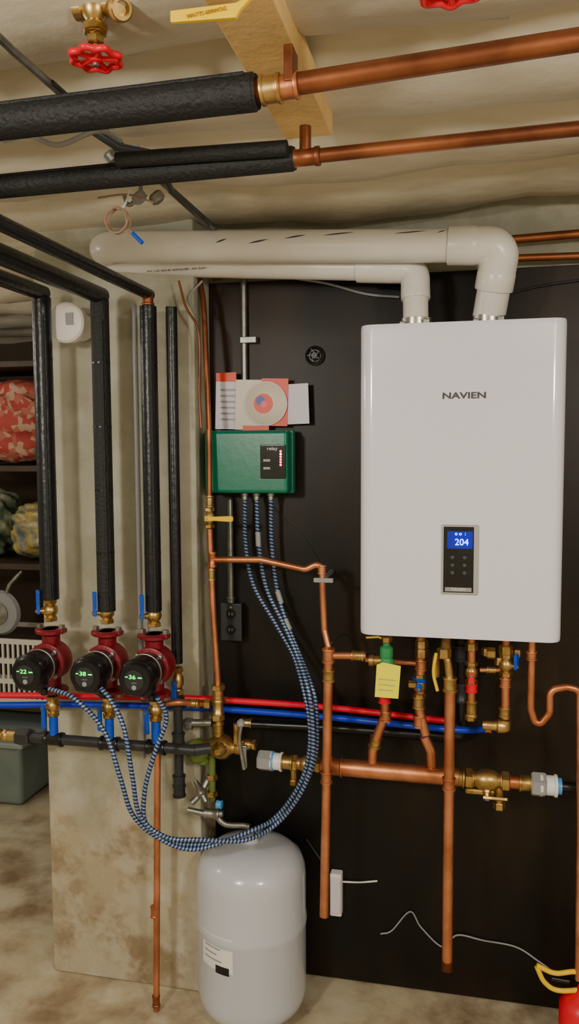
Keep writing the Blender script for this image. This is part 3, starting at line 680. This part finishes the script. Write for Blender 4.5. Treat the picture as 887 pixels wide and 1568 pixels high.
o+=[coupling('right_joint',H_(805),dirH,.019,.03,BRASS),hexnut('right_union_nut',H_(825),dirH,.030,.035,GREYP),coupling('right_union',H_(840),dirH,.024,.04,WHITE),tube('right_ring',[H_(850),H_(860)],.020,LBLUE,24),
    tube('right_black_pipe',[H_(856),H_(960)],.0125,BLACKP,20)]
o.append(tube('stub_left',[H_(570),P(571,1150,y),P(575,1136,y)],.012,COPPER,18)); o.append(coupling('stub_left_elbow',P(575,1136,y),Vector((.2,0,1)),.0145,.028,BRASS))
o.append(tube('stub_right',[H_(662),P(660,1150,y),P(650,1128,y)],.0125,COPPER,18,bend=.02)); o.append(coupling('stub_right_tee',H_(662)+Z*.012,Z,.0145,.02,COPPER))
group('copper_primary_header',o)
o=[tube('line',[P(372,1108,-.07),P(500,1114,-.07),P(690,1128,-.07),P(708,1126,-.07),P(706,978,-.08)],.0115,BLACKP,20,bend=.03),
  coupling('coupling_a',P(707,1060,-.075),Z,.0145,.05,DGREY),coupling('coupling_b',P(706,1000,-.08),Z,.0155,.04,DGREY),coupling('elbow',P(703,1118,-.07),Vector((.3,0,1)),.014,.03,DGREY),
  coupling('left_end',P(378,1107,-.07),X,.013,.03,BRASS)]
group('condensate_drain_pipe',o)
y=-.22
t,bm=vline(500,1010,1403,y); xx=t.x
top=Vector((xx+.006,y,P(506,1004,y).z)); bot=Vector((xx-.006,y,bm.z))
o=[tube('discharge_pipe',[top,bot],.0118,COPPER,20),coupling('tee',top,Z,.0145,.035,COPPER),coupling('tee_b',top-Z*.05,Z,.0140,.03,BRASS),coupling('joint',P(500,1190,y),Z,.0135,.03,COPPER),
  tube('crossover',[top,P(560,1004,y+.01)],.0095,COPPER,16),coupling('brass_joint',P(548,1004,y+.01),X,.012,.03,BRASS)]
rv=P(592,1010,y+.02)
o+=[lathe('relief_valve_body',rv-Z*.045,Z,[(.010,0),(.013,.003),(.013,.018),(.018,.022),(.020,.04),(.014,.05),(.016,.054),(.016,.075),(.009,.08),(.009,.10)],GREENV,24),
  lathe('relief_side_port',rv+Vector((0,0,-.004)),-X,[(.012,0),(.012,.03),(.015,.031),(.015,.042)],BRASS,20),hexnut('relief_top_nut',rv+Z*.05,Z,.014,.014,BRASS),
  tube('relief_lever',[rv+Z*.048,rv+Z*.055-X*.02,rv+Z*.052-X*.05],.0025,YEL,8,bend=.006)]
q=P(592,1045,y-.005)
o.append(prism('yellow_tag',[(P(577,1015,q.y).x,P(577,1018,q.y).z),(P(586,1015,q.y).x,P(577,1014,q.y).z),(P(614,1018,q.y).x,P(614,1020,q.y).z),(P(610,1068,q.y).x,P(610,1070,q.y).z),(P(574,1067,q.y).x,P(574,1067,q.y).z)],q.y,q.y+.0012,YTAG))
o.append(tube('tag_text_line',[P(580,1040,q.y-.001),P(606,1042,q.y-.001)],.0008,GINK,6)); o.append(tube('tag_text_line_b',[P(580,1048,q.y-.001),P(604,1050,q.y-.001)],.0008,GINK,6)); o.append(tube('tag_text_line_c',[P(580,1056,q.y-.001),P(602,1058,q.y-.001)],.0008,GINK,6))
group('relief_valve_discharge',o)
y=-.16
o=[tube('riser',[P(588,1040,y),P(590,1095,y),P(576,1132,y)],.0115,COPPER,18,bend=.03),coupling('red_collar',P(589,1070,y),Z,.014,.02,REDP),coupling('collar',P(591,1096,y),Z,.0135,.026,COPPER)]
group('boiler_supply_branch',o)
y=-.17
o=[tube('riser',[P(645,975,y),P(643,1090,y),P(652,1125,y)],.0118,COPPER,18,bend=.03)]
o+=[hexnut('inlet_nut',P(646,986,y),Z,.016,.02,BRASS),coupling('copper_joint',P(645,1018,y),Z,.0135,.026,COPPER)]
o+=ballvalve('service_valve',P(643,1050,y),Z,.0125,.06,BLUEH,-Y,Z,.012)
o+=[coupling('brass_lower',P(642,1075,y),Z,.0145,.03,BRASS),coupling('blue_ring',P(642,1040,y),Z,.0158,.01,BLUEH),hexnut('brass_upper',P(646,1000,y),Z,.017,.022,BRASS),
    coupling('copper_lower',P(642,1104,y),Z,.0138,.03,COPPER),hexnut('left_plug',P(632,1048,y-.015),X,.010,.02,BRASS)]
group('boiler_return_branch',o)
y=-.25
t,bm=vline(687,1048,1485,y)
o=[tube('discharge_pipe',[t,bm],.0125,COPPER,20),coupling('joint_top',t,Z,.0145,.035,BRASS),coupling('joint_low',Vector((t.x,y,P(687,1200,y).z)),Z,.014,.03,COPPER),coupling('tip',bm+Z*.012,Z,.0130,.022,COPPERD)]
o+=[tube('brass_arch',[t+Z*.005,P(687,1022,y),P(684,1003,y),P(668,1004,y+.02),P(668,1035,y+.03)],.009,BRASS,16,bend=.016),
   tube('gas_lever',[P(668,1000,y-.02),P(664,1030,y-.02),P(670,1058,y-.02)],.0038,YEL,10,spline=True),hexnut('brass_cap',P(680,1000,y),Z,.017,.022,BRASS),
   tube('to_boiler',[P(683,1000,y),P(683,972,y+.05)],.012,BRASS,16)]
group('copper_discharge_pipe',o)
y=-.19
o=[tube('riser',[P(722,975,y),P(722,1100,y)],.010,COPPER,16),hexnut('nut',P(722,990,y),Z,.015,.02,BRASS)]
o+=ballvalve('hot_valve',P(722,1030,y),Z,.0115,.055,REDP,-Y,-Z,.02)
o+=[coupling('red_collar',P(722,1053,y),Z,.013,.02,REDW),coupling('low',P(722,1085,y),Z,.0125,.04,BRASS),hexnut('lownut',P(721,1098,y),Z,.014,.016,BRASS)]
group('hot_water_valve',o)
o=[tube('riser',[P(775,975,y),P(774,1100,y)],.0105,COPPER,16),hexnut('nut',P(775,995,y),Z,.017,.022,BRASS),coupling('collar',P(774,1045,y),Z,.0125,.022,COPPER),coupling('collar_low',P(773,1090,y),Z,.0125,.022,BRASS)]
o+=ballvalve('cold_valve',P(775,1018,y),Z,.0125,.055,BLUEH,Vector((1,-.6,0)),Z,.03)
o+=[lathe('elbow_body',P(772,1112,y)+X*.006,-X,[(.014,0),(.017,.005),(.017,.02),(.012,.024),(.012,.05),(.010,.056)],BRASS,24),lathe('elbow_neck',P(773,1116,y)-Z*.008,Z,[(.006,0),(.014,.006),(.015,.02),(.015,.03),(.011,.032)],BRASS,24),
    hexnut('side_cap',P(752,1000,y),X,.014,.02,BRASS),tube('side_run',[P(735,1026,y+.02),P(775,1026,y+.02)],.006,COPPER,12),coupling('side_run_joint',P(752,1026,y+.02),X,.008,.02,BRASS),
    tube('pex_link',[P(762,1114,y),P(754,1115,-.15)],.008,BLUEP,14)]
for k,(u,v) in enumerate(((745,998),(765,1012),(792,1000))): o.append(hexnut('fit_%d'%k,P(u,v,y+.01),Z,.012,.018,BRASS))
group('cold_water_valve',o)
y=-.2
o=[tube('s_bend',[P(815,975,y),P(813,1085,y),P(822,1116,y),P(842,1092,y),P(842,1056,y),P(868,1052,y),P(888,1056,y),P(889,1240,y),P(886,1500,y)],.0088,COPPER,16,bend=.022),
   coupling('collar',P(814,1004,y),Z,.0115,.02,COPPER)]
o.append(tube('link',[P(560,1010,-.12),P(640,1016,-.12)],.007,COPPER,12))
group('copper_gas_trap_line',[o[0],o[1]]); group('copper_link_pipe',[o[2]])
o=[tube('upper_line',[P(770,368,-.06),P(990,349,-.06)],.0105,COPPERD,16),tube('lower_line',[P(770,396,-.06),P(990,388,-.06)],.009,COPPERD,16),tube('left_line',[P(330,424,-.035),P(560,417,-.035)],.006,COPPERD,14),
   coupling('left_elbow',P(332,424,-.035),X,.009,.02,COPPERD)]
group('copper_wall_lines',o)
group('white_cable',[tube('cable',[P(435,424,-.03),P(500,434,-.03),P(560,450,-.03),P(612,455,-.04)],.0032,GREYP,8,spline=True)])
group('power_cable',[tube('cable',[P(775,452,-.03),P(800,444,-.03),P(850,434,-.03),P(960,420,-.03)],.0032,DGREY,8,spline=True)])
group('sensor_wire',[tube('wire',[P(400,757,-.03),P(440,800,-.024),P(470,830,-.024),P(500,880,-.024)],.0009,DGREY,6,spline=True),
  tube('wire_b',[P(500,990,-.15),P(530,972,-.12),P(548,1000,-.10),P(575,1002,-.12)],.002,BLACKP,8,spline=True)])
group('old_copper_cable',[tube('strand',[P(274,430,-.19),P(285,470,-.19),P(302,500,-.19),P(306,540,-.19),P(305,600,-.19),P(308,655,-.19)],.003,COPPERD,10,spline=True),
   tube('strand_b',[P(310,430,-.15),P(290,455,-.15),P(300,480,-.15)],.0028,GREYP,8,spline=True)])
a=P(505,1338,-.05);b2=P(523,1405,-.05)
o=[box('case',(a.x,-.05,b2.z),(b2.x,-.0205,a.z),WHITE,bev=.004),box('case_lid',(a.x+.002,-.055,b2.z+.01),(b2.x-.002,-.048,a.z-.01),PAPER,bev=.003),
   tube('cord',[P(522,1350,-.03),P(550,1351,-.024),P(578,1349,-.024)],.0025,WHITE,8,spline=True),tube('cord_left',[P(470,1285,-.024),P(480,1300,-.024),P(492,1318,-.03),P(506,1342,-.035)],.0022,DGREY,8,spline=True)]
group('junction_box',o)
group('white_extension_cord',[tube('cord',[P(583,1430,-.024),P(600,1425,-.024),P(628,1396,-.024),P(645,1420,-.024),P(678,1450,-.024),P(700,1432,-.026),P(740,1440,-.026),P(790,1450,-.026),P(825,1472,-.05),P(850,1490,-.08)],.0022,GREYP,8,spline=True)])
y=-.2
o=[tube('strap',[P(822,1478,y),P(850,1490,y),P(885,1488,y),P(930,1500,y)],.006,YEL,12,spline=True),tube('strap_b',[P(822,1480,y),P(835,1505,y),P(860,1517,y),P(920,1512,y)],.006,YEL,12,spline=True),
   tube('grip',[P(845,1498,y),P(872,1503,y)],.005,BLACKP,12)]
za=P(880,1520,y).z
o.append(lathe('red_can',(P(893,1540,y).x,y,.0005),Z,[(.05,0),(.055,.003),(.055,za-.03),(.04,za-.01),(.02,za),(.012,za+.02)],REDW,32))
group('yellow_handled_red_can',o)

# ---------------------------------------------------------------- far left storage
o=[]
for k,z in enumerate((.38,1.0,1.42,1.86)):
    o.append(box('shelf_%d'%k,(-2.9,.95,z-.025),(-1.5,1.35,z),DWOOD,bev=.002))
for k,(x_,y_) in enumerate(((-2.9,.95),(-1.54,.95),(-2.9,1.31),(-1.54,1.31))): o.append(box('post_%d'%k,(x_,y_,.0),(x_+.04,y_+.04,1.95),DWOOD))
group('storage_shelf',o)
def blob(n,lo,hi,m,seed):
    import bmesh
    me=bpy.data.meshes.new(n); bm=bmesh.new(); bmesh.ops.create_icosphere(bm,subdivisions=5,radius=1)
    c=(Vector(lo)+Vector(hi))/2; s=(Vector(hi)-Vector(lo))/2; rnd=random.Random(seed); ph=[rnd.uniform(0,6) for _ in range(6)]
    for v in bm.verts:
        q=v.co.copy(); q=Vector([math.copysign(abs(t)**.6,t) for t in q])
        w=1+.07*math.sin(q.x*6+ph[0])*math.sin(q.z*7+ph[1])+.05*math.sin(q.y*9+q.z*11+ph[2])+.03*math.sin(q.x*17+q.z*13+ph[3])-.06
        v.co=Vector((q.x*s.x,q.y*s.y,q.z*s.z))*min(w,1.0)
        v.co.z=max(v.co.z,-s.z*.97)
    bm.to_mesh(me); bm.free(); me.materials.append(m)
    for p in me.polygons: p.use_smooth=True
    o=bpy.data.objects.new(n,me); o.location=c; COL.objects.link(o); return o
blob('quilt_bundle',(-2.45,.97,1.421),(-1.72,1.3,1.80),QUILT,1)
blob('plastic_bag_of_supplies',(-2.4,.98,1.001),(-1.98,1.28,1.32),BAG,2)
blob('plastic_bag_of_supplies',(-1.97,.98,1.001),(-1.65,1.28,1.26),BAG2,3)
o=[];bx=(-2.35,-1.75);by=(.97,1.3);bz=(.381,.66)
for k,zz in enumerate((.385,.47,.56,.648)):
    o.append(box('hoop_%d'%k,(bx[0],by[0],zz-.004),(bx[1],by[0]+.01,zz+.018),BASKETM)); o.append(box('hoop_b_%d'%k,(bx[0],by[1]-.01,zz-.004),(bx[1],by[1],zz+.018),BASKETM))
    o.append(box('hoop_c_%d'%k,(bx[0],by[0],zz-.004),(bx[0]+.01,by[1],zz+.018),BASKETM)); o.append(box('hoop_d_%d'%k,(bx[1]-.01,by[0],zz-.004),(bx[1],by[1],zz+.018),BASKETM))
for k in range(25):
    x_=bx[0]+(bx[1]-bx[0]-.01)*k/24; o.append(box('slat_%d'%k,(x_,by[0]+.001,.381),(x_+.010,by[0]+.009,.66),BASKETM))
group('laundry_basket',o)
o=[lathe('tire',(-2.0,1.02,.775),-Y,[(.05,0),(.09,.004),(.10,.02),(.09,.036),(.05,.04)],GREYP,40),lathe('hub',(-2.0,.98,.775),-Y,[(.05,0),(.05,.006),(.02,.012)],STEEL,30)]
o.append(tube('fork',[(-2.0,1.0,.775),(-1.95,1.0,.9),(-1.9,1.02,.96)],.01,STEEL,12)); group('toy_wheel',o)
o=[box('tub',(-2.5,.80,.001),(-1.80,1.2,.25),TEAL,bev=.02),box('lid',(-2.52,.78,.25),(-1.78,1.22,.275),mat('bin_lid',(.26,.32,.31),.4),bev=.008)]
group('storage_bin',o)

# ---------------------------------------------------------------- light
def point(n,loc,e,col,r=.06):
    l=bpy.data.lights.new(n,'POINT'); l.energy=e; l.color=col; l.shadow_soft_size=r
    o=bpy.data.objects.new(n,l); o.location=loc; COL.objects.link(o)
W=(1,.935,.82)
point('ceiling_bulb_left',(-1.05,-2.5,1.82),70,W,.10)
point('ceiling_bulb_right',(.95,-2.3,1.82),64,W,.10)
point('ceiling_bulb_rear',(-2.3,-.6,1.8),13,W,.06)
point('storage_bulb',(-2.3,.3,1.9),5,W,.06)
wd=bpy.data.worlds.new('world'); S.world=wd; wd.use_nodes=True
wd.node_tree.nodes['Background'].inputs[0].default_value=(1,.94,.84,1); wd.node_tree.nodes['Background'].inputs[1].default_value=.2
